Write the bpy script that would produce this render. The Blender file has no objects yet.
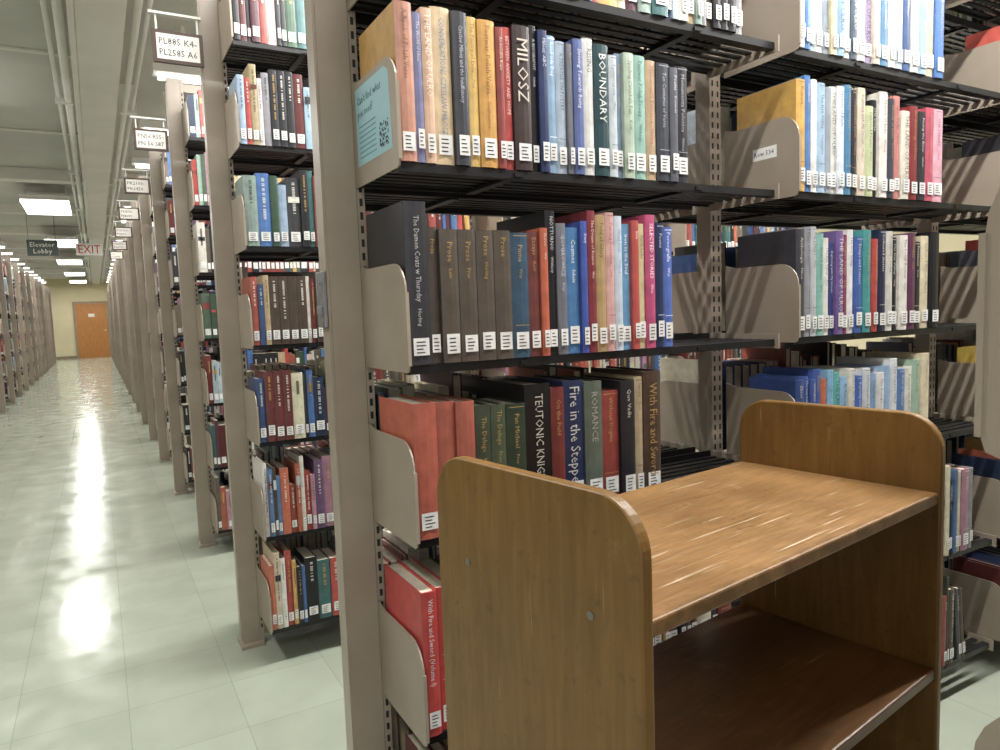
import bpy, math, random
from mathutils import Vector, Matrix
S=bpy.context.scene
COL=S.collection
H=1.2
# ------------------------------------------------------------------ helpers
def lin(c):
    if isinstance(c,str):
        c=c.lstrip('#'); c=[int(c[i:i+2],16)/255 for i in (0,2,4)]
    return tuple(((v/12.92) if v<=0.04045 else ((v+0.055)/1.055)**2.4) for v in c[:3])+(1.0,)
def link(o,parent=None):
    COL.objects.link(o)
    if parent: o.parent=parent
    return o
def empty(name,loc=(0,0,0),rotz=0):
    e=bpy.data.objects.new(name,None); e.location=loc; e.rotation_euler=(0,0,rotz); e.empty_display_size=.1
    return link(e)
class MB:
    def __init__(s): s.v=[];s.f=[];s.c=[];s.m=[]
    def poly(s,pts,col=(1,1,1,1),m=0):
        n=len(s.v); s.v.extend(pts); s.f.append(tuple(range(n,n+len(pts)))); s.c.append(col); s.m.append(m)
    def box(s,x0,x1,y0,y1,z0,z1,col=(1,1,1,1),m=0):
        if x0>x1:x0,x1=x1,x0
        if y0>y1:y0,y1=y1,y0
        n=len(s.v)
        s.v.extend([(x0,y0,z0),(x1,y0,z0),(x1,y1,z0),(x0,y1,z0),(x0,y0,z1),(x1,y0,z1),(x1,y1,z1),(x0,y1,z1)])
        for f in ((0,3,2,1),(4,5,6,7),(0,1,5,4),(2,3,7,6),(1,2,6,5),(3,0,4,7)):
            s.f.append(tuple(n+i for i in f)); s.c.append(col); s.m.append(m)
    def prism(s,prof,axis,a,b,col=(1,1,1,1),m=0):
        def P(p,t): return {'x':(t,p[0],p[1]),'y':(p[0],t,p[1]),'z':(p[0],p[1],t)}[axis]
        n=len(s.v); k=len(prof)
        s.v.extend([P(p,a) for p in prof]); s.v.extend([P(p,b) for p in prof])
        s.f.append(tuple(range(n+k-1,n-1,-1)));s.f.append(tuple(range(n+k,n+2*k)))
        for i in range(k):
            j=(i+1)%k; s.f.append((n+i,n+j,n+k+j,n+k+i))
        s.c.extend([col]*(k+2)); s.m.extend([m]*(k+2))
    def cyl(s,p,r,h,axis='z',seg=16,col=(1,1,1,1),m=0):
        pr=[(math.cos(2*math.pi*i/seg)*r,math.sin(2*math.pi*i/seg)*r) for i in range(seg)]
        x,y,z=p
        if axis=='z': s.prism([(x+a,y+b) for a,b in pr],'z',z,z+h,col,m)
        if axis=='x': s.prism([(y+a,z+b) for a,b in pr],'x',x,x+h,col,m)
        if axis=='y': s.prism([(x+a,z+b) for a,b in pr],'y',y,y+h,col,m)
    def mesh(s,name,mats):
        me=bpy.data.meshes.new(name); me.from_pydata(s.v,[],s.f)
        at=me.color_attributes.new('Col','FLOAT_COLOR','CORNER')
        buf=[]
        for f,c in zip(s.f,s.c): buf.extend(list(c)*len(f))
        at.data.foreach_set('color',buf)
        for mt in mats: me.materials.append(mt)
        me.polygons.foreach_set('material_index',s.m)
        me.update(); return me
    def obj(s,name,mats,parent=None,bevel=0,loc=None,seg=2):
        o=bpy.data.objects.new(name,s.mesh(name,mats)); link(o,parent)
        if loc: o.location=loc
        if bevel:
            b=o.modifiers.new('bevel','BEVEL'); b.width=bevel; b.segments=seg; b.limit_method='ANGLE'
        return o
def nodes(name):
    m=bpy.data.materials.new(name); m.use_nodes=True
    return m,m.node_tree.nodes,m.node_tree.links,m.node_tree.nodes['Principled BSDF']
def noisy(name,c1,c2,rough=.5,scale=20,metal=0,bump=0,spec=.5,stretch=None):
    m,N,L,B=nodes(name)
    tc=N.new('ShaderNodeTexCoord'); mp=N.new('ShaderNodeMapping'); L.new(tc.outputs['Object'],mp.inputs[0])
    if stretch: mp.inputs['Scale'].default_value=stretch
    nz=N.new('ShaderNodeTexNoise'); nz.inputs['Scale'].default_value=scale; nz.inputs['Detail'].default_value=6
    L.new(mp.outputs[0],nz.inputs['Vector'])
    cr=N.new('ShaderNodeValToRGB'); cr.color_ramp.elements[0].position=.35; cr.color_ramp.elements[1].position=.65
    cr.color_ramp.elements[0].color=lin(c1); cr.color_ramp.elements[1].color=lin(c2)
    L.new(nz.outputs['Fac'],cr.inputs[0]); L.new(cr.outputs[0],B.inputs['Base Color'])
    B.inputs['Roughness'].default_value=rough; B.inputs['Metallic'].default_value=metal
    B.inputs['Specular IOR Level'].default_value=spec
    if bump:
        b=N.new('ShaderNodeBump'); b.inputs['Strength'].default_value=bump; b.inputs['Distance'].default_value=.002
        L.new(nz.outputs['Fac'],b.inputs['Height']); L.new(b.outputs[0],B.inputs['Normal'])
    return m
def emis(name,c,st):
    m,N,L,B=nodes(name); B.inputs['Base Color'].default_value=lin(c)
    B.inputs['Emission Color'].default_value=lin(c); B.inputs['Emission Strength'].default_value=st
    return m
# ------------------------------------------------------------------ materials
M_beige=noisy('beige_enamel_steel','#978b7c','#a09485',.38,9,spec=.5)
M_black=noisy('black_enamel_steel','#0b0b0c','#151517',.42,30)
M_slot=noisy('slot_dark','#1c1916','#26221e',.7,30)
m,N,L,B=nodes('book_cloth'); M_book=m
at=N.new('ShaderNodeAttribute'); at.attribute_name='Col'
tc=N.new('ShaderNodeTexCoord'); nz=N.new('ShaderNodeTexNoise'); nz.inputs['Scale'].default_value=45; nz.inputs['Detail'].default_value=8
L.new(tc.outputs['Object'],nz.inputs['Vector'])
mr=N.new('ShaderNodeMapRange'); mr.inputs['From Min'].default_value=.3; mr.inputs['From Max'].default_value=.7; mr.inputs['To Min'].default_value=.80; mr.inputs['To Max'].default_value=1.1
L.new(nz.outputs['Fac'],mr.inputs[0])
mx=N.new('ShaderNodeVectorMath'); mx.operation='SCALE'; L.new(at.outputs['Color'],mx.inputs[0]); L.new(mr.outputs[0],mx.inputs['Scale'])
hs=N.new('ShaderNodeHueSaturation'); hs.inputs['Saturation'].default_value=.9; L.new(mx.outputs[0],hs.inputs['Color'])
L.new(hs.outputs[0],B.inputs['Base Color']); B.inputs['Roughness'].default_value=.4
M_white=noisy('white_enamel','#deded8','#e6e6e0',.5,5)
M_ceil=noisy('ceiling_paint','#bfc0b9','#c8c9c2',.8,2)
M_beam=noisy('beam_paint','#d8d7ce','#e0dfd6',.6,3)
M_wall=noisy('wall_paint','#cfc5a2','#d6ccaa',.8,2)
M_door=noisy('door_oak','#a8703a','#ba8148',.4,8,stretch=(6,6,.6))
M_frame=noisy('door_frame_paint','#8a7c66','#948670',.5,4)
def wood(name,c0,c1,c2,scr,stretch,rough=(.3,.5),edge=False):
    m,N,L,B=nodes(name)
    tc=N.new('ShaderNodeTexCoord'); mp=N.new('ShaderNodeMapping'); mp.inputs['Scale'].default_value=stretch
    L.new(tc.outputs['Object'],mp.inputs[0])
    n1=N.new('ShaderNodeTexNoise'); n1.inputs['Scale'].default_value=14; n1.inputs['Detail'].default_value=10; n1.inputs['Roughness'].default_value=.65; n1.inputs['Distortion'].default_value=.6
    L.new(mp.outputs[0],n1.inputs['Vector'])
    cr=N.new('ShaderNodeValToRGB'); e=cr.color_ramp.elements
    e[0].position=.3; e[0].color=lin(c0); e[1].position=.7; e[1].color=lin(c2); k=e.new(.5); k.color=lin(c1)
    L.new(n1.outputs['Fac'],cr.inputs[0])
    n2=N.new('ShaderNodeTexNoise'); n2.inputs['Scale'].default_value=5; n2.inputs['Detail'].default_value=6
    L.new(tc.outputs['Object'],n2.inputs['Vector'])
    r2=N.new('ShaderNodeMapRange'); r2.inputs['From Min'].default_value=.25; r2.inputs['From Max'].default_value=.75; r2.inputs['To Min'].default_value=.78-scr*.1; r2.inputs['To Max'].default_value=1.15+scr*.1; L.new(n2.outputs['Fac'],r2.inputs[0])
    vm=N.new('ShaderNodeVectorMath'); vm.operation='SCALE'; L.new(cr.outputs[0],vm.inputs[0]); L.new(r2.outputs[0],vm.inputs['Scale'])
    last=vm.outputs[0]
    def mixin(last,fac,col,amt):
        mu2=N.new('ShaderNodeMath'); mu2.operation='MULTIPLY'; mu2.inputs[1].default_value=amt; L.new(fac,mu2.inputs[0])
        mix=N.new('ShaderNodeMix'); mix.data_type='RGBA'; L.new(mu2.outputs[0],mix.inputs['Factor']); L.new(last,mix.inputs['A']); mix.inputs['B'].default_value=lin(col)
        return mix.outputs['Result']
    for i,(rot,sc) in enumerate(((.5,(2.2,60,2.2)),(-1.0,(2.4,75,2.4)),(1.35,(2.0,90,2.0)),(.05,(2.0,110,2.0)))):
        mp2=N.new('ShaderNodeMapping'); mp2.inputs['Rotation'].default_value=(0.3 if scr<.9 else 0,.2 if scr<.9 else 0,rot); mp2.inputs['Scale'].default_value=sc; mp2.inputs['Location'].default_value=(i*3.1,i,0)
        L.new(tc.outputs['Object'],mp2.inputs[0])
        n3=N.new('ShaderNodeTexNoise'); n3.inputs['Scale'].default_value=2.2; n3.inputs['Detail'].default_value=2; L.new(mp2.outputs[0],n3.inputs['Vector'])
        r3=N.new('ShaderNodeMapRange'); r3.inputs['From Min'].default_value=.73-scr*.05; r3.inputs['From Max'].default_value=.77-scr*.04; L.new(n3.outputs['Fac'],r3.inputs[0])
        n4=N.new('ShaderNodeTexNoise'); n4.inputs['Scale'].default_value=6+i; L.new(tc.outputs['Object'],n4.inputs['Vector'])
        r4=N.new('ShaderNodeMapRange'); r4.inputs['From Min'].default_value=.45; r4.inputs['From Max'].default_value=.6; L.new(n4.outputs['Fac'],r4.inputs[0])
        mu=N.new('ShaderNodeMath'); mu.operation='MULTIPLY'; L.new(r3.outputs[0],mu.inputs[0]); L.new(r4.outputs[0],mu.inputs[1])
        last=mixin(last,mu.outputs[0],'#dccdae',.35+.25*scr)
    n6=N.new('ShaderNodeTexNoise'); n6.inputs['Scale'].default_value=55; n6.inputs['Detail'].default_value=3; L.new(tc.outputs['Object'],n6.inputs['Vector'])
    r6=N.new('ShaderNodeMapRange'); r6.inputs['From Min'].default_value=.62; r6.inputs['From Max'].default_value=.72; L.new(n6.outputs['Fac'],r6.inputs[0])
    last=mixin(last,r6.outputs[0],'#4a3218',.35)
    # finish rubbed off in soft blotches and along the front edge
    n7=N.new('ShaderNodeTexNoise'); n7.inputs['Scale'].default_value=9; n7.inputs['Detail'].default_value=9; n7.inputs['Roughness'].default_value=.75; L.new(tc.outputs['Object'],n7.inputs['Vector'])
    r7=N.new('ShaderNodeMapRange'); r7.inputs['From Min'].default_value=.60; r7.inputs['From Max'].default_value=.70; L.new(n7.outputs['Fac'],r7.inputs[0])
    last=mixin(last,r7.outputs[0],'#c8ae84',.12+.3*scr)
    if edge:
        sp=N.new('ShaderNodeSeparateXYZ'); L.new(tc.outputs['Object'],sp.inputs[0])
        re=N.new('ShaderNodeMapRange'); re.inputs['From Min'].default_value=.022; re.inputs['From Max'].default_value=.004; L.new(sp.outputs['Y'],re.inputs[0])
        n8=N.new('ShaderNodeTexNoise'); n8.inputs['Scale'].default_value=30; n8.inputs['Detail'].default_value=6; L.new(tc.outputs['Object'],n8.inputs['Vector'])
        r8=N.new('ShaderNodeMapRange'); r8.inputs['From Min'].default_value=.42; r8.inputs['From Max'].default_value=.58; L.new(n8.outputs['Fac'],r8.inputs[0])
        me=N.new('ShaderNodeMath'); me.operation='MULTIPLY'; L.new(re.outputs[0],me.inputs[0]); L.new(r8.outputs[0],me.inputs[1])
        last=mixin(last,me.outputs[0],'#5a3f20',.6)
    L.new(last,B.inputs['Base Color'])
    rr=N.new('ShaderNodeMapRange'); rr.inputs['To Min'].default_value=rough[0]; rr.inputs['To Max'].default_value=rough[1]; L.new(n2.outputs['Fac'],rr.inputs[0]); L.new(rr.outputs[0],B.inputs['Roughness'])
    b=N.new('ShaderNodeBump'); b.inputs['Strength'].default_value=.12; b.inputs['Distance'].default_value=.001; L.new(n1.outputs['Fac'],b.inputs['Height']); L.new(b.outputs[0],B.inputs['Normal'])
    return m
M_woodP=wood('varnished_oak_panel','#6e4f22','#79592b','#846334',0.0,(5,5,.5))
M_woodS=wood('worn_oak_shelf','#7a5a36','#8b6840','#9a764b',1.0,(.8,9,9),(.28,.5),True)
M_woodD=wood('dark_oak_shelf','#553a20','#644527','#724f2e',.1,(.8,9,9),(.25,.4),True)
m,N,L,B=nodes('waxed_vinyl_tile'); M_floor=m
tc=N.new('ShaderNodeTexCoord'); br=N.new('ShaderNodeTexBrick'); br.offset=0; br.inputs['Scale'].default_value=1
br.inputs['Brick Width'].default_value=.305; br.inputs['Row Height'].default_value=.305; br.inputs['Mortar Size'].default_value=.0012
br.inputs['Color1'].default_value=lin('#a0a797'); br.inputs['Color2'].default_value=lin('#a7ae9e'); br.inputs['Mortar'].default_value=lin('#8f9686')
L.new(tc.outputs['Object'],br.inputs['Vector'])
nz=N.new('ShaderNodeTexNoise'); nz.inputs['Scale'].default_value=6; nz.inputs['Detail'].default_value=8; L.new(tc.outputs['Object'],nz.inputs['Vector'])
mr=N.new('ShaderNodeMapRange'); mr.inputs['To Min'].default_value=.84; mr.inputs['To Max'].default_value=1.1; L.new(nz.outputs['Fac'],mr.inputs[0])
vm=N.new('ShaderNodeVectorMath'); vm.operation='SCALE'; L.new(br.outputs['Color'],vm.inputs[0]); L.new(mr.outputs[0],vm.inputs['Scale']); L.new(vm.outputs[0],B.inputs['Base Color'])
mr2=N.new('ShaderNodeMapRange'); mr2.inputs['From Min'].default_value=.3; mr2.inputs['From Max'].default_value=.7; mr2.inputs['To Min'].default_value=.09; mr2.inputs['To Max'].default_value=.24; L.new(nz.outputs['Fac'],mr2.inputs[0]); L.new(mr2.outputs[0],B.inputs['Roughness'])
mpf=N.new('ShaderNodeMapping'); mpf.inputs['Scale'].default_value=(3.2,1.6,1); L.new(tc.outputs['Object'],mpf.inputs[0])
n5=N.new('ShaderNodeTexNoise'); n5.inputs['Scale'].default_value=2.4; n5.inputs['Detail'].default_value=4; L.new(mpf.outputs[0],n5.inputs['Vector'])
bp=N.new('ShaderNodeBump'); bp.inputs['Strength'].default_value=.4; bp.inputs['Distance'].default_value=.004; L.new(n5.outputs['Fac'],bp.inputs['Height']); L.new(bp.outputs[0],B.inputs['Normal'])
B.inputs['Specular IOR Level'].default_value=.7

# ------------------------------------------------------------------ text meshes
_tc={}
def tmesh(s,res=1):
    if s in _tc: return _tc[s]
    cu=bpy.data.curves.new('t','FONT'); cu.body=s; cu.size=1; cu.resolution_u=res; cu.align_y='BOTTOM_BASELINE'
    o=bpy.data.objects.new('t',cu); COL.objects.link(o); bpy.context.view_layer.update()
    dg=bpy.context.evaluated_depsgraph_get(); me=bpy.data.meshes.new_from_object(o.evaluated_get(dg))
    vs=[(v.co.x,v.co.y) for v in me.vertices]; fs=[tuple(p.vertices) for p in me.polygons]
    bpy.data.objects.remove(o); bpy.data.curves.remove(cu); bpy.data.meshes.remove(me)
    xs=[v[0] for v in vs] or [0]; ys=[v[1] for v in vs] or [0]
    _tc[s]=(vs,fs,min(xs),max(xs),min(ys),max(ys)); return _tc[s]
def put_text(mb,s,origin,du,dv,size,col,m=0,maxlen=None,center=True,sx=1.0):
    vs,fs,x0,x1,y0,y1=tmesh(s)
    if not vs: return 0
    if maxlen and (x1-x0)*size*sx>maxlen:
        q=maxlen/((x1-x0)*size*sx)
        sx*=max(q,.8); size*=q/max(q,.8)
    o=Vector(origin);du=Vector(du);dv=Vector(dv)
    n=len(mb.v)
    for a,b in vs:
        p=o+du*((a-x0)*size*sx)+dv*((b-((.7)/2 if center else 0))*size); mb.v.append(tuple(p))
    for f in fs: mb.f.append(tuple(n+i for i in f)); mb.c.append(col); mb.m.append(m)
    return (x1-x0)*size*sx
# ------------------------------------------------------------------ books
PAL=['#2b2c30','#3a3a3e','#26262a','#1f2f4a','#2c4470','#4a6a96','#8ca4b8','#a8b8c0','#d0cdc4','#dcd8cc','#c8ba9c','#9c4634','#7a2824','#8c3a32','#5f2624','#b0583a','#c49a50','#3d4638','#4f6250','#8aa094','#5a5146','#4a3d30','#766858','#a8788a','#6a4c70','#cbaea6','#18191c','#8c8c90','#3a6464','#cac4a8','#54303a','#b09a74','#3a5240','#46464c','#a8342c','#3a66a4']
TITLES=['Selected Poems','THE LAND OF ULRO','Collected Stories','NATIVE REALM','The Captive Mind','POLISH POETRY','A History of Literature','Boundary','Provinces','Beginning with My Streets','Facing the River','WITNESS','The Polish Review','Memoirs','Essays and Letters','Quo Vadis','The Deluge','Novels of Exile','THE STREET','Modern Drama','Bells in Winter','Second Space','Unattainable Earth','Rescue','The Issa Valley','THE DOLL','Ashes','Studies in Slavic Philology','Proceedings of the Academy','An Anthology of Prose']
AUTH=['Milosz','Prus','Sienkiewicz','Herling','Konwicki','Wat','Lem','Herbert','Kott','Witkacy','Schulz','Press']
GOLD=lin('#b8964c'); WHITE=lin('#dcd8cc'); INK=lin('#2a2a2a'); PAGE=lin('#d6ccb4'); LAB=lin('#e4e4e0')
BIG={'CONVERSATIONS CZESLAW MILOSZ':1.2,'THE LAND OF ULRO':1.2,'MILOSZ':1.45,'BOUNDARY':1.1,'TEUTONIC KNIGHTS':1.2,'Fire in the Steppe':1.15,'With Fire and Sword':1.35,'RISING':1.0,'ROMANCE':.8}
def mixc(a,b,f): return tuple(a[i]*(1-f)+b[i]*f for i in range(3))+(1,)
def book(mb,x0,t,h,d,col,z,s,rng,lod=0,title=None,tcol=None,cover=None,label=True,band=None,hero_=False,inset=0,lean=0):
    nv0=len(mb.v)
    yf=.235-inset
    def Y(u): return s*(yf-u)
    g=.0006; x1=x0+t-g
    cv=cover or col
    if lod>=2:
        mb.box(x0,x1,Y(0),Y(d),z,z+h,col); mb.poly([(x0,Y(.004),z+h+.0005),(x1,Y(.004),z+h+.0005),(x1,Y(d),z+h+.0005),(x0,Y(d),z+h+.0005)],PAGE)
    else:
        bt=min(.0022,t*.15)
        mb.box(x0,x0+bt,Y(.004),Y(d),z,z+h,cv); mb.box(x1-bt,x1,Y(.004),Y(d),z,z+h,cv)
        bul=min(.004,t*.14)
        pr=[(x0,Y(.005)),(x0+.0003,Y(.0035)),(x0+t*.2,Y(.004-bul*.7)),(x0+t*.5,Y(.004-bul)),(x1-t*.2,Y(.004-bul*.7)),(x1-.0003,Y(.0035)),(x1,Y(.005))]
        mb.prism(pr,'z',z,z+h,col)
        mb.box(x0+bt,x1-bt,Y(.005),Y(d-.003),z+.003,z+h-.004,PAGE)
    fy=Y(-.0012 if lod<2 else -.0008)
    def q(xa,xb,za,zb,c,off=0):
        yy=fy+s*off
        mb.poly([(xa,yy,za),(xb,yy,za),(xb,yy,zb),(xa,yy,zb)],c)
    w=t
    if band: q(x0+w*.08,x0+w*.92,z+h*band[0],z+h*band[1],band[2])
    lz0=z+.016+rng.choice([0,0,.001,.003,.006]); lh=min(.034,h*.16)*rng.uniform(.85,1)
    if label:
        q(x0+w*.15,x0+w*.85,lz0,lz0+lh,LAB,.0003)
        if lod<2 and w>.012:
            for k in range(4):
                a=x0+w*(.28); b=x0+w*rng.uniform(.55,.72); zz=lz0+lh*(.8-.2*k)
                q(a,b,zz-.0018,zz,INK,.0006)
    tc_=tcol
    if tc_ is None:
        lum=.3*col[0]+.6*col[1]+.1*col[2]
        tc_=INK if lum>.25 else (GOLD if rng.random()<.35 else WHITE)
    tc_=mixc(tc_,col,.2)
    if lod==0 and s<0 and t>.009:
        if title or rng.random()<.85:
            ti=title or rng.choice(TITLES); k=BIG.get(ti,0) if hero_ else 0
            sz=min(w*.5,.0135) if not k else w*.6*k
            if title=='Prose': sz=.015
            top=h*rng.uniform(.90,.96)
            ln=put_text(mb,ti,(x0+w*.5,fy-.0006,z+top),(0,0,-1),(1,0,0),sz,tc_,maxlen=h*(.74 if k else rng.uniform(.42,.6)))
            if not k and ti!=' ' and top-ln>.1 and rng.random()<.6:
                put_text(mb,rng.choice(AUTH),(x0+w*.5,fy-.0006,z+top-ln-.012),(0,0,-1),(1,0,0),min(w*.4,.010),tc_,maxlen=top-ln-.075)
            if t>.018 and rng.random()<.3 and not k:
                q(x0+w*.12,x0+w*.88,z+h*.972,z+h*.978,tc_,.0004); q(x0+w*.12,x0+w*.88,z+h*.26,z+h*.265,tc_,.0004)
    elif lod<=1 and t>.014 and s<0 and rng.random()<.8:
        zz=z+h*.93; a=x0+w*.40; b=x0+w*.62; end=z+h*rng.uniform(.35,.7)
        while zz>end:
            dz=rng.uniform(.002,.0045); q(a,b,zz-dz,zz,tc_,.0004); zz-=dz+ (rng.choice([.0018,.0018,.0018,.007]))
    elif t>.016 and rng.random()<.4:
        q(x0+w*.38,x0+w*.62,z+h*rng.uniform(.5,.7),z+h*.88,tc_)
    if lean:
        for i in range(nv0,len(mb.v)):
            v=mb.v[i]; mb.v[i]=(v[0]+lean*(h-(v[2]-z)),v[1],v[2])
def randcol(rng,pal=PAL):
    c=list(lin(rng.choice(pal))); k=rng.uniform(.8,1.15)
    return (min(c[0]*k,1),min(c[1]*k*rng.uniform(.95,1.05),1),min(c[2]*k,1),1)
def row(mb,x0,x1,z,s,rng,lod,pal=PAL,fill=None,hm=.228):
    fill=fill if fill else rng.uniform(.72,1.0)
    xe=x0+(x1-x0)*fill; x=x0
    while x<xe-.02:
        if rng.random()<.04:
            n=rng.randint(3,5); t=rng.uniform(.022,.034); h=rng.uniform(.21,.25); c=randcol(rng,['#2b2c30','#5a5146','#3a4a3c','#5f2624','#4a3d30','#2c4470','#8c3a32']); d=.16
            for k in range(n):
                if x+t<xe: book(mb,x,t,h,d,c,z,s,rng,lod); x+=t
            continue
        t=rng.choice([rng.uniform(.010,.02),rng.uniform(.016,.03),rng.uniform(.016,.03),rng.uniform(.026,.046)])
        if x+t>xe: break
        h=hm+rng.gauss(0,.022); h=max(.17,min(.28,h)); d=min(.185,h*.68)
        band=None
        if rng.random()<.22: a=rng.uniform(.55,.75); band=(a,a+rng.uniform(.05,.15),randcol(rng,pal))
        book(mb,x,t,h,d,randcol(rng,pal),z,s,rng,lod,band=band,label=rng.random()<.9,inset=rng.choice([0,0,.003,.007])); x+=t
    if x<x1-.08 and rng.random()<.6:
        ln=rng.uniform(.05,.14)
        for k in range(rng.randint(1,2)):
            book(mb,x,.02,.215,.15,randcol(rng,pal),z,s,rng,lod,lean=ln); x+=.0202
ZL=[.128+.3285*k for k in range(7)]; TOP=2.43; SEC=.968; B0=.415
ZL1=list(ZL); ZL1[2]=.812; ZL1[4]=1.450
# ------------------------------------------------------------------ shelving
def shelf_mesh(nsec,lod,ZL=ZL):
    mb=MB()
    mb.box(.385,.445,-.025,.025,0,TOP,m=0)
    mb.box(.380,.385,-.022,.022,0.03,TOP-.03,m=0)
    mb.box(.375,.455,-.05,.05,0,.012,m=0)
    for i in range(nsec+1):
        b=B0+i*SEC
        xa,xb=(b+.031,b+.046) if i==0 else (b-.018,b+.018)
        mb.box(xa,xb,-.024,.024,0,TOP,m=0)
        if i>0: mb.box(b-.03,b+.03,-.05,.05,0,.012,m=0)
        if lod<2:
            step=.0254
            for k in range(int((TOP-.1)/step)):
                z=.06+k*step
                for cx in ([(xa+xb)/2] if i==0 else [b-.009,b+.009]):
                    for s in (-1,1):
                        y=s*.0245
                        mb.poly([(cx-.003,y,z),(cx+.003,y,z),(cx+.003,y,z+.014),(cx-.003,y,z+.014)],m=2)
    for i in range(nsec):
        b=B0+i*SEC
        xl=b+.032; xr=b+SEC-.03
        mb.box(b,b+SEC,-.012,.012,TOP-.06,TOP-.02,m=0)
        mb.box(b,b+SEC,-.012,.012,.03,.08,m=0)
        for z in ZL:
            for s in (-1,1):
                nsl=7
                for k in range(nsl):
                    y0=.034+k*.0292
                    th=.005 if k<nsl-1 else .016
                    mb.box(xl+.003,xr,s*y0,s*(y0+(.0155 if k<nsl-1 else .02)),z-th,z-.001,m=1)
                for cx in ((xl+xr)/2-.22,(xl+xr)/2+.22): mb.box(cx-.01,cx+.01,s*.034,s*.232,z-.013,z-.0055,m=1)
                mb.box(xl+.003,xr,s*.026,s*.03,z-.01,z+.012,m=1)
                f=.245;h=.172;r=.05;lo=-.012
                pr=[(.026,lo),(f-.012,lo),(f-.003,lo+.003),(f,lo+.012)]
                for a in range(0,91,15):
                    t=math.radians(a); pr.append((f-r+r*math.cos(t),h-r+r*math.sin(t)))
                pr+=[(.06,h),(.026,h+.008)]
                pr=[(s*a,z+c) for a,c in pr]
                mb.prism(pr,'x',xl-.0015,xl+.0015,m=0)
                mb.box(xl-.003,xl+.003,s*(f-.001),s*(f+.003),z+lo+.012,z+h-r,m=0)
                mb.box(xr-.001,xr+.002,s*.026,s*.24,z-.022,z+.012,m=0)
    return mb.mesh('library_bookshelf',[M_beige,M_black,M_slot])
PASTEL=['#98b4c4','#b8c8d0','#7fa6c4','#d6d2c6','#c9c6bc','#e0ded6','#7c8c9c','#c8b8c8','#3c6ea8','#a8b8b0','#d0a8a0','#5a6a7a','#e0e0de']
def G(c):return lin(c)
hero={}
hero[(0,4)]=[(31,.252,'#b98068','A Book of Polish Verse','#5a3a2c','#b98a34'),(16,.24,'#6f7096','The World of Ideas','#e0d8d0'),(20,.25,'#c9a386','THE LAND OF ULRO','#f4ead8'),(36,.257,'#d2ba92','CONVERSATIONS CZESLAW MILOSZ','#3c6ea8'),(28,.253,'#3b3d44','Czeslaw Milosz and the Insufficiency','#c8ccd4'),(21,.25,'#cda956','The Poetry of Exile','#6b4a2c'),(34,.248,'#c89238','Postwar Polish Verse','#5a3a1c'),(16,.24,'#84302a','An Invisible Rope','#e0c8a0'),(19,.245,'#b03430','BETWEEN ANXIETY AND HOPE','#f0d8c8'),(37,.25,'#3c2e2c','MILOSZ','#e6d8c8'),(17,.257,'#141416','A BIOGRAPHY','#c8c8c8'),(20,.25,'#1c2c58','Milosz: ABC','#d8d8e8'),(20,.245,'#7c9cb8','Road-side Dog','#ffffff'),(22,.238,'#a0b0c0','A TREATISE ON POETRY','#223344'),(13,.235,'#6a6c74','Rescue',None),(23,.245,'#4a5c92','Striving Towards Being','#e8e8f0'),(24,.25,'#ccccc8','RISING','#1a1a1a'),(35,.243,'#1f4046','BOUNDARY','#e8eee8'),(20,.227,'#b6c0c4','Fantasmagoria','#304050'),(17,.235,'#6c8298','Polish Writers',None),(25,.237,'#a8b8a4','Spoiling Cannibals Fun','#4a5a3a'),(33,.237,'#84ac9f','Postwar Polish Poetry','#20403a'),(26,.232,'#b49a78','Monumenta Polonica','#9a3024'),(34,.23,'#3c3f48','Ten Centuries of Verse','#b8bcc8'),(22,.225,'#565a62','Poems','#e0e0e0'),(33,.232,'#2c2c32','Monumenta Polonica','#b0b0b8')]
hero[(0,3)]=[(41,.272,'#323236','The Damon Coats w Thursday','#c8c8c8','#2b2b2f'),(22,.232,'#4c443c','Proza','#b8964c')]+[(35,.228,'#544a40','Prose','#b8964c') for _ in range(4)]+[(37,.225,'#2f4c62','Pisma','#b8964c'),(26,.228,'#6b3430','Essays','#b8964c'),(17,.235,'#b0502c','Stories',None),(22,.268,'#1c1c20','NOTTURNO','#d8d8d8'),(22,.245,'#6c6e78','GOMBROWICZ','#c8ccd8'),(30,.238,'#3a74a8','Cosmos','#ffffff'),(16,.25,'#2c4aa0','Diary','#ffffff'),(19,.27,'#7c2430','The Dream of Reason','#f0d8c0'),(24,.262,'#a88c5c','Field of Glory','#3a2a1c'),(21,.268,'#cc9c98','Dancing Dervishes','#7a2a3a'),(20,.262,'#bcc8d4','Wind Over','#3c5ea8'),(25,.248,'#5890b8','Iron in the Soul','#ffffff'),(18,.255,'#b04038','Iron','#ffffff'),(20,.25,'#c4b88a','Ferdydurke','#3a3a2a'),(26,.268,'#b43a70','SELECTED STORIES','#ffffff'),(22,.252,'#1e2c50','Poems','#d8d8e8'),(26,.245,'#3c5eb0','Pornografia','#ffffff')]
hero[(0,2)]=[(44,.236,'#a84e36',' ',None,'#b85234'),(37,.234,'#9c4c38',' ',None),(37,.232,'#a4503c',' ',None),(32,.222,'#3a4436','The Deluge','#b8964c'),(31,.22,'#46523e','The Deluge','#b8964c'),(42,.218,'#2c3c2e','Pan Michael','#b8964c'),(57,.25,'#121214','TEUTONIC KNIGHTS','#d0ccc0'),(31,.24,'#6c2420','On the Field','#b8964c'),(47,.25,'#1c2a50','Fire in the Steppe','#d8d4cc'),(43,.245,'#5a6458','ROMANCE','#a8a898'),(45,.222,'#8c342c','Without Dogma','#b8964c'),(36,.24,'#24242a','Quo Vadis','#d8d0c0'),(22,.245,'#a89878','Sword',None),(46,.255,'#4a382e','With Fire and Sword','#b8964c')]
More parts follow.
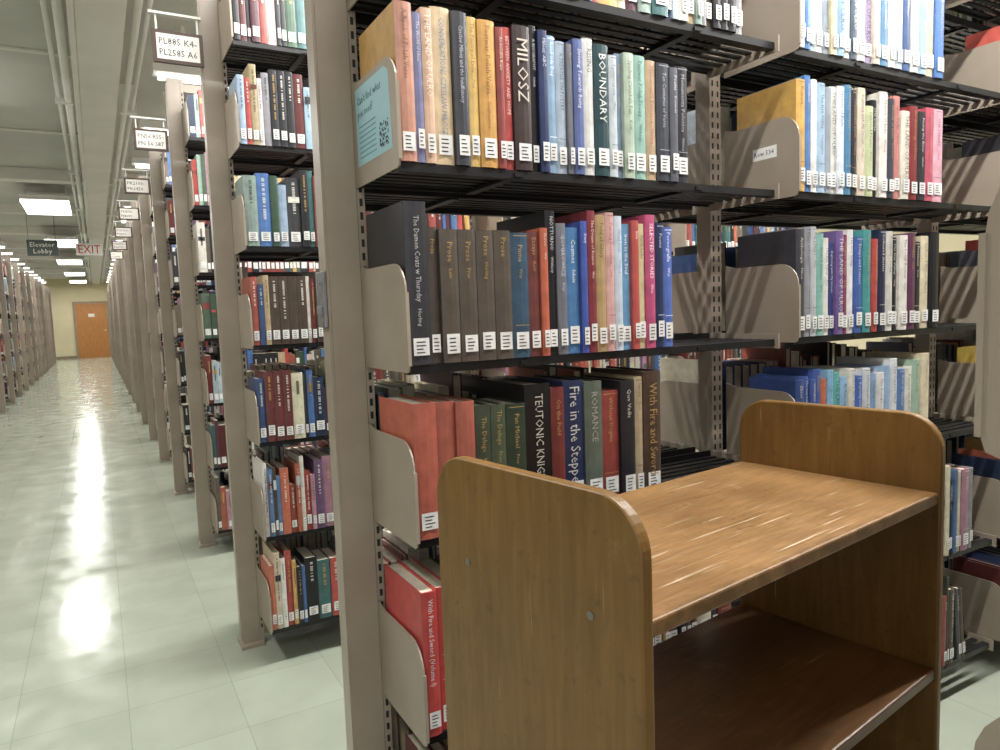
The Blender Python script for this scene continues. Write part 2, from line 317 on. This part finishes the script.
hero[(0,1)]=[(30,.262,'#b82a22','With Fire and Sword (Volume I)','#f0f0f0','#b82620'),(30,.262,'#b82a22','With Fire and Sword (Volume II)','#f0f0f0'),(40,.255,'#3a4436','The Deluge',None)]
def mix(seq,seed,hb=.24):
    r=random.Random(seed); return [(t,hb+r.uniform(-.024,.02),c,None,None) for t,c in seq]
hero[(1,4)]=[(31,.25,'#c89a3c','Kultura','#2a2a2a','#c0943a'),(21,.262,'#3c6ea8',None,None),(21,.255,'#d8d8d6',None,None),(29,.25,'#98b4cc',None,None)]+mix([(22,'#8c96a0'),(22,'#d6d2c6'),(27,'#ccd4dc'),(26,'#3c7aa0'),(24,'#2a2c34'),(31,'#c8bca8'),(32,'#b4bc92'),(25,'#17181c'),(33,'#d8d4cc'),(29,'#3a3c48'),(30,'#b87068'),(35,'#d2ccbc'),(35,'#7c1c20'),(36,'#2a2a30'),(37,'#b4405a'),(51,'#d098a8')],5)
hero[(1,3)]=[(31,.25,'#3c3c42','Anthologia',None,'#3a3a40')]+mix([(21,'#8c8e96'),(21,'#b0b4b8'),(29,'#7cb0a4'),(22,'#d6d2c6'),(22,'#2c3c7a'),(27,'#6a5290'),(26,'#7a2448'),(24,'#d8d8d6'),(31,'#2c549c'),(32,'#3a8c8c'),(25,'#a83028'),(33,'#1c2440'),(29,'#c8c4bc'),(30,'#16171a'),(35,'#d8d4ca'),(35,'#5a2a4a'),(36,'#1f1f24'),(37,'#d0c4a4'),(40,'#1a1a1e')],6,.245)
hero[(1,2)]=[(31,.2,'#24407c','Zbior',None,'#23407e')]+mix([(21,'#2a4c94'),(21,'#2a4c94'),(29,'#2a4c94'),(22,'#b85a2c'),(22,'#7ab0d4'),(27,'#5cb0a8'),(26,'#8ab8dc'),(24,'#d6d2c6'),(31,'#2c5cae'),(32,'#c8ccd0'),(25,'#7a9cc4'),(33,'#d8d8d6'),(29,'#88a8c8'),(30,'#d0d4d8'),(35,'#4c74a8'),(35,'#d8d4ca'),(36,'#98b4a0'),(37,'#d0c4a4')],7,.215)
hero[(1,5)]=mix([(30,'#c4c8c8'),(21,'#3c6ea8'),(21,'#98b4cc'),(29,'#ccccc8'),(22,'#8c98a4'),(22,'#c8bc9c'),(27,'#7ca0bc'),(26,'#ccc8bc'),(24,'#4a5a6a'),(31,'#d0d0cc'),(32,'#9888a8'),(25,'#ccc0b0'),(33,'#4a7a9c'),(29,'#ccccc8'),(30,'#a8b4c0'),(35,'#2c4c7c'),(35,'#c8c8c0'),(36,'#8ca8bc'),(37,'#b8a890'),(40,'#3a6aa8')],8,.24)
hero[(2,5)]=mix([(34,'#b8402c'),(30,'#b8402c'),(40,'#c8552c')],9,.22)
hero[(2,2)]=mix([(30,'#d8b83c'),(26,'#c8402c'),(30,'#d8a444'),(24,'#2c5cae')],10,.22)
hero[(2,4)]=mix([(30,'#2a2a2e'),(26,'#3a3a3e'),(30,'#d8d4cc')],10,.22)
hero[(2,3)]=mix([(30,'#4a4a50'),(26,'#3a3a3e'),(30,'#8c8e96')],10,.22)
def books_mesh(nsec,lod,seed,heroes=False,sides=(-1,1),ZL=ZL,gap=0):
    rng=random.Random(seed); mb=MB()
    for i in range(nsec):
        b=B0+i*SEC
        for lv,z in enumerate(ZL):
            for s in sides:
                x0=b+.038+(gap if i==0 else 0); x1=b+SEC-.038
                pal=PAL
                if heroes and i>=1 and lv>=4: pal=PASTEL+PAL[:10]
                if heroes and s==-1 and (i,lv) in hero:
                    x=x0
                    for e in hero[(i,lv)]:
                        t,h,c,ti,tcx=e[:5]; t/=1000
                        if x+t>x1: break
                        cover=G(e[5]) if len(e)>5 else None
                        book(mb,x,t,h,min(.185,h*.7),G(c),z,s,rng,0,title=ti,tcol=G(tcx) if tcx else None,cover=cover,hero_=True,inset=0 if (ti=='Prose' or x==x0) else rng.choice([0,0,.002,.005,.008])); x+=t
                    if i==2 or lv==1: row(mb,x,x1,z,s,rng,0,pal)
                    continue
                row(mb,x0,x1,z,s,rng,(lod if s==-1 else max(lod,1)),pal)
    return mb.mesh('shelved_books',[M_book])
PITCH=1.36; Y1=1.345
sh1=shelf_mesh(4,0,ZL1); sh2=shelf_mesh(3,1); shf=shelf_mesh(3,2)
def add(name,me,loc,rotz=0):
    o=bpy.data.objects.new(name,me); o.location=loc; o.rotation_euler=(0,0,rotz); link(o); return o
add('library_bookshelf',sh1,(0,Y1,0)); add('shelved_books',books_mesh(4,0,14,True,ZL=ZL1),(0,Y1,0))
add('library_bookshelf',sh2,(.016,Y1-PITCH,0)); add('shelved_books',books_mesh(3,1,12,False,gap=.08),(.016,Y1-PITCH,0))
bk2=books_mesh(3,1,27)
add('library_bookshelf',sh2,(0.0,Y1+PITCH,0)); add('shelved_books',bk2,(0.0,Y1+PITCH,0))
var=[books_mesh(3,2,s) for s in (31,32,33)]
NR=20
for k in range(2,NR):
    add('library_bookshelf',sh2 if k<4 else shf,(.015,Y1+PITCH*k,0)); add('shelved_books',var[k%3],(.015,Y1+PITCH*k,0))
for k in range(2,NR):
    add('library_bookshelf',shf,(-.82,Y1+PITCH*k,0),math.pi); add('shelved_books',var[(k+1)%3],(-.82,Y1+PITCH*k,0),math.pi)
# ------------------------------------------------------------------ room shell
XL,XR,YB,YE,ZC=-5.2,5.6,-2.2,30.4,2.95
def shell(name,a,mat):
    mb=MB(); mb.box(*a); return mb.obj(name,[mat])
shell('floor',(XL,XR,YB,YE,-.1,0),M_floor)
shell('ceiling',(XL,XR,YB,YE,ZC,ZC+.1),M_ceil)
shell('wall_back',(XL,XR,YE,YE+.12,0,ZC),M_wall)
shell('wall_left',(XL-.1,XL,YB,YE,0,ZC),M_wall)
shell('wall_right',(XR,XR+.1,YB,YE,0,ZC),M_wall)
mb=MB(); mb.box(XL,XR,YE-.015,YE,0,.1); mb.obj('baseboard_back',[M_frame])
mb=MB(); mb.box(.02,.24,YB,YE,2.70,ZC); mb.box(-.01,.02,YB,YE,2.68,2.72); mb.obj('trim_1',[M_beam],bevel=.004)
mb=MB()
y=9.6
while y<YE-1:
    mb.box(XL,.02,y-.1,y+.1,2.82,ZC); mb.box(.24,XR,y-.1,y+.1,2.82,ZC); y+=2.72
for y in (2.8,5.5,7.7): mb.box(XL,.02,y-.02,y+.02,2.93,ZC)
mb.obj('trim_2',[M_beam],bevel=.006)
pm=MB()
for x,z,r in ((.30,2.76,.018),(.35,2.77,.012),(-.05,2.80,.024),(-.11,2.82,.014)):
    pm.cyl((x,YB,z),r,YE-YB-.02,'y',12)
for k in range(12):
    pm.box(.27,.38,k*2.72-.02+.6,k*2.72+.02+.6,2.74,ZC)
    pm.box(-.135,-.02,k*2.72-.02+.6,k*2.72+.02+.6,2.77,ZC)
pm.obj('ceiling_conduit',[M_white])
d=empty('door_1',(-.12,YE,0))
mb=MB(); mb.box(-.5,.5,-.045,-.005,0,2.0); mb.obj('leaf',[M_door],d,.003)
mb=MB(); mb.box(-.57,-.5,-.06,-.0,0,2.07); mb.box(.5,.57,-.06,0,0,2.07); mb.box(-.5,.5,-.06,0,2.0,2.07); mb.obj('frame',[M_frame],d)
mb=MB(); mb.cyl((.42,-.09,1.0),.025,.045,'y'); mb.box(-.1,.1,-.05,-.045,1.5,1.62); mb.obj('handle',[M_beam],d)
# ------------------------------------------------------------------ lights
M_tube=emis('fluorescent_diffuser','#fffdf6',4)
def strip(x,y,z,lx,ly,power,name='fluorescent_ceiling_light'):
    e=empty(name,(x,y,z))
    mb=MB(); mb.box(-lx/2,lx/2,-ly/2-.04,ly/2+.04,.0,.05,m=0); mb.box(-lx/2*.9,-lx/2*.9+.02,-.01,.01,.05,ZC-z); mb.box(lx/2*.9-.02,lx/2*.9,-.01,.01,.05,ZC-z)
    mb.box(-lx/2*.985,lx/2*.985,-ly/2,ly/2,-.03,0,m=1)
    mb.obj('housing',[M_white,M_tube],e)
    ld=bpy.data.lights.new('tube','AREA'); ld.shape='RECTANGLE'; ld.size=lx*.98; ld.size_y=ly; ld.energy=power; ld.color=(1,.99,.965)
    lo=bpy.data.objects.new('tube_light',ld); lo.location=(0,0,-.034); link(lo,e)
for k in range(-1,NR):
    y=Y1+PITCH*(k+.5)
    strip(2.1,y,2.66,3.4,.04,98 if k<=1 else 55)
    if k>=2: strip(-2.9,y,2.66,3.2,.04,36)
for y in (10.7,15.2,19.7,24.2,28.4):
    strip(-.42,y,2.70,.5,1.1,24)
for y in (6.3,2.2,-1.2):
    strip(-.75,y,2.86,.3,1.2,24)
W=bpy.data.worlds.new('world'); S.world=W; W.use_nodes=True
W.node_tree.nodes['Background'].inputs[0].default_value=(1,.99,.97,1); W.node_tree.nodes['Background'].inputs[1].default_value=.85
# ------------------------------------------------------------------ signs
M_flat=bpy.data.materials.new('print'); M_flat.use_nodes=True
nt=M_flat.node_tree; a=nt.nodes.new('ShaderNodeAttribute'); a.attribute_name='Col'; nt.links.new(a.outputs['Color'],nt.nodes['Principled BSDF'].inputs['Base Color']); nt.nodes['Principled BSDF'].inputs['Roughness'].default_value=.5
sg=[('PL885 K4-','PL2585 A6'),('PN56 R55-','PN 56 S87'),('PK2100-','PK6450'),('PH300-','PJ8600'),('PG7000-','PH299'),('PG3400-','PG6999'),('PF1-','PG3399')]
for k,(a1,a2) in enumerate(sg):
    y=Y1+PITCH*(k+1)-.04
    e=empty('range_sign',(.308,y,2.11))
    mb=MB(); mb.box(-.078,.078,-.006,.006,-.052,.052,lin('#4a352a')); mb.box(.06,.066,-.004,.004,.052,.1,lin('#d8d6d0')); mb.box(-.066,-.06,-.004,.004,.052,.1,lin('#d8d6d0')); mb.box(-.085,.075,-.012,.012,.1,.108,lin('#d8d6d0'))
    mb.poly([(-.066,-.0065,-.041),(.066,-.0065,-.041),(.066,-.0065,.041),(-.066,-.0065,.041)],lin('#e6e2da'))
    put_text(mb,a1,(-.058,-.0072,.007),(1,0,0),(0,0,1),.03,INK,center=False,maxlen=.115)
    put_text(mb,a2,(-.058,-.0072,-.029),(1,0,0),(0,0,1),.03,INK,center=False,maxlen=.115)
    mb.obj('sign_board',[M_flat],e)
e=empty('exit_sign',(.0,14.3,2.5))
mb=MB(); mb.box(-.2,.2,-.03,.03,-.1,.1,lin('#e8e6e0')); mb.box(-.01,.01,-.01,.01,.1,.45,lin('#cccccc'))
put_text(mb,'EXIT',(-.165,-.032,-.07),(1,0,0),(0,0,1),.21,lin('#c01818'),center=False,maxlen=.33); mb.obj('sign_body',[M_flat],e)
e=empty('elevator_lobby_sign',(-.62,13.0,2.40))
mb=MB(); mb.box(-.2,.2,-.01,.01,-.12,.12,lin('#37443e')); mb.box(-.18,-.17,-.005,.005,.12,.55,lin('#999999'));mb.box(.17,.18,-.005,.005,.12,.55,lin('#999999'))
put_text(mb,'Elevator',(-.16,-.012,.015),(1,0,0),(0,0,1),.1,WHITE,center=False,maxlen=.32); put_text(mb,'Lobby',(-.12,-.012,-.085),(1,0,0),(0,0,1),.1,WHITE,center=False,maxlen=.26); mb.obj('sign_panel',[M_flat],e)
e=empty('qr_code_poster',(B0+.0302,Y1-.135,ZL1[4]+.085))
mb=MB(); mb.poly([(0,-.085,-.062),(0,.09,-.062),(0,.09,.075),(0,-.06,.075),(0,-.078,.065)],lin('#98bec6'))
r=random.Random(3)
for i in range(12):
    for j in range(12):
        if r.random()<.5:
            y0=-.07+i*.0035; z0=-.052+j*.0035; mb.poly([(-.0003,y0,z0),(-.0003,y0+.0035,z0),(-.0003,y0+.0035,z0+.0035),(-.0003,y0,z0+.0035)],lin('#1a3a44'))
put_text(mb,"Can't find what",(-.0003,.08,.045),(0,-1,0),(0,0,1),.02,lin('#1f4a56'),center=False,maxlen=.13)
put_text(mb,"you need?",(-.0003,.08,.022),(0,-1,0),(0,0,1),.02,lin('#1f4a56'),center=False,maxlen=.1)
for i in range(7): mb.poly([(-.0003,-.012,-.05+i*.009),(-.0003,.075,-.05+i*.009),(-.0003,.075,-.048+i*.009),(-.0003,-.012,-.048+i*.009)],lin('#5a8a94'))
mb.obj('paper',[M_flat],e)
e=empty('row_label',(B0+SEC+.0302,Y1-.15,ZL1[4]+.1))
mb=MB(); mb.poly([(0,-.035,-.014),(0,.035,-.014),(0,.035,.014),(0,-.035,.014)],lin('#eeeeea'))
put_text(mb,'Row 534',(-.0004,.03,-.005),(0,-1,0),(0,0,1),.016,INK,center=False,maxlen=.06); mb.obj('paper',[M_flat],e)
M_gal=noisy('galvanised_steel','#8f9094','#a8a9ac',.35,40,metal=.7)
e=empty('steel_junction_plate',(.3795,Y1,1.235))
mb=MB(); mb.box(-.006,0,-.02,.03,-.055,.05); mb.box(-.012,-.006,-.008,.012,-.03,-.015); mb.cyl((-.009,.005,.03),.005,.004,'x',10); mb.obj('plate',[M_gal],e,.001)
# ------------------------------------------------------------------ cart
th=math.radians(8.6); cart=empty('book_cart',(.463,.545,0),th)
Lc,Wc,T=.765,.382,.018
def panel(name,x0):
    r=.062; zt=1.003; zb=.11
    pr=[(0,zb),(Wc,zb)]
    for a in range(0,91,9): t=math.radians(a); pr.append((Wc-r+r*math.cos(t),zt-r+r*math.sin(t)))
    for a in range(90,181,9): t=math.radians(a); pr.append((r+r*math.cos(t),zt-r+r*math.sin(t)))
    mb=MB(); mb.prism(pr,'x',x0,x0+T); return mb.obj(name,[M_woodP],cart,.004,seg=3)
panel('end_panel_1',0); panel('end_panel_2',Lc-T)
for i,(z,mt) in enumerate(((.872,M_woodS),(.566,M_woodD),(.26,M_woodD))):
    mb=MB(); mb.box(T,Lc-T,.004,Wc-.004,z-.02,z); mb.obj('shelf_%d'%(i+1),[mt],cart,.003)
mb=MB()
for z in (.861,.555,.249):
    for y in (.075,Wc-.075):
        mb.cyl((-.0012,y,z),.0052,.004,'x',14); mb.cyl((Lc-.0028,y,z),.0052,.004,'x',14)
M_screw=noisy('worn_steel_screw','#77746c','#8c8a82',.4,60,metal=.6)
mb.obj('screw_heads',[M_screw],cart)
M_rub=noisy('caster_rubber','#1c1c1c','#2a2a2a',.6,20)
for i,(x,y) in enumerate(((.05,.05),(.05,Wc-.05),(Lc-.05,.05),(Lc-.05,Wc-.05))):
    mb=MB(); mb.cyl((x,y-.012,.045),.045,.024,'y',24,m=0); mb.box(x-.02,x+.02,y-.02,y-.015,.03,.11,m=1); mb.box(x-.02,x+.02,y+.015,y+.02,.03,.11,m=1); mb.box(x-.03,x+.03,y-.03,y+.03,.1,.112,m=1)
    mb.obj('caster_%d'%(i+1),[M_rub,M_gal],cart)
mb=MB(); mb.box(T,Lc-T,.03,Wc-.03,.11,.135); mb.obj('base_rail',[M_woodD],cart)
# ------------------------------------------------------------------ camera
d1=Vector((-404,-50,713)).normalized(); d2=Vector((1264,-109,713)); d2=(d2-d1*d2.dot(d1)).normalized(); up=d2.cross(d1)
right=Vector((d2.x,d1.x,up.x)); down=Vector((d2.y,d1.y,up.y)); fwd=Vector((d2.z,d1.z,up.z))
R=Matrix((right,-down,-fwd)).transposed().to_4x4()
cd=bpy.data.cameras.new('camera'); cd.sensor_width=36; cd.lens=25.67; cd.clip_start=.02; cd.clip_end=100
cam=bpy.data.objects.new('camera',cd); link(cam); cam.matrix_world=Matrix.Translation((0,0,H))@R; S.camera=cam
S.view_settings.view_transform='Standard'; S.view_settings.exposure=.12
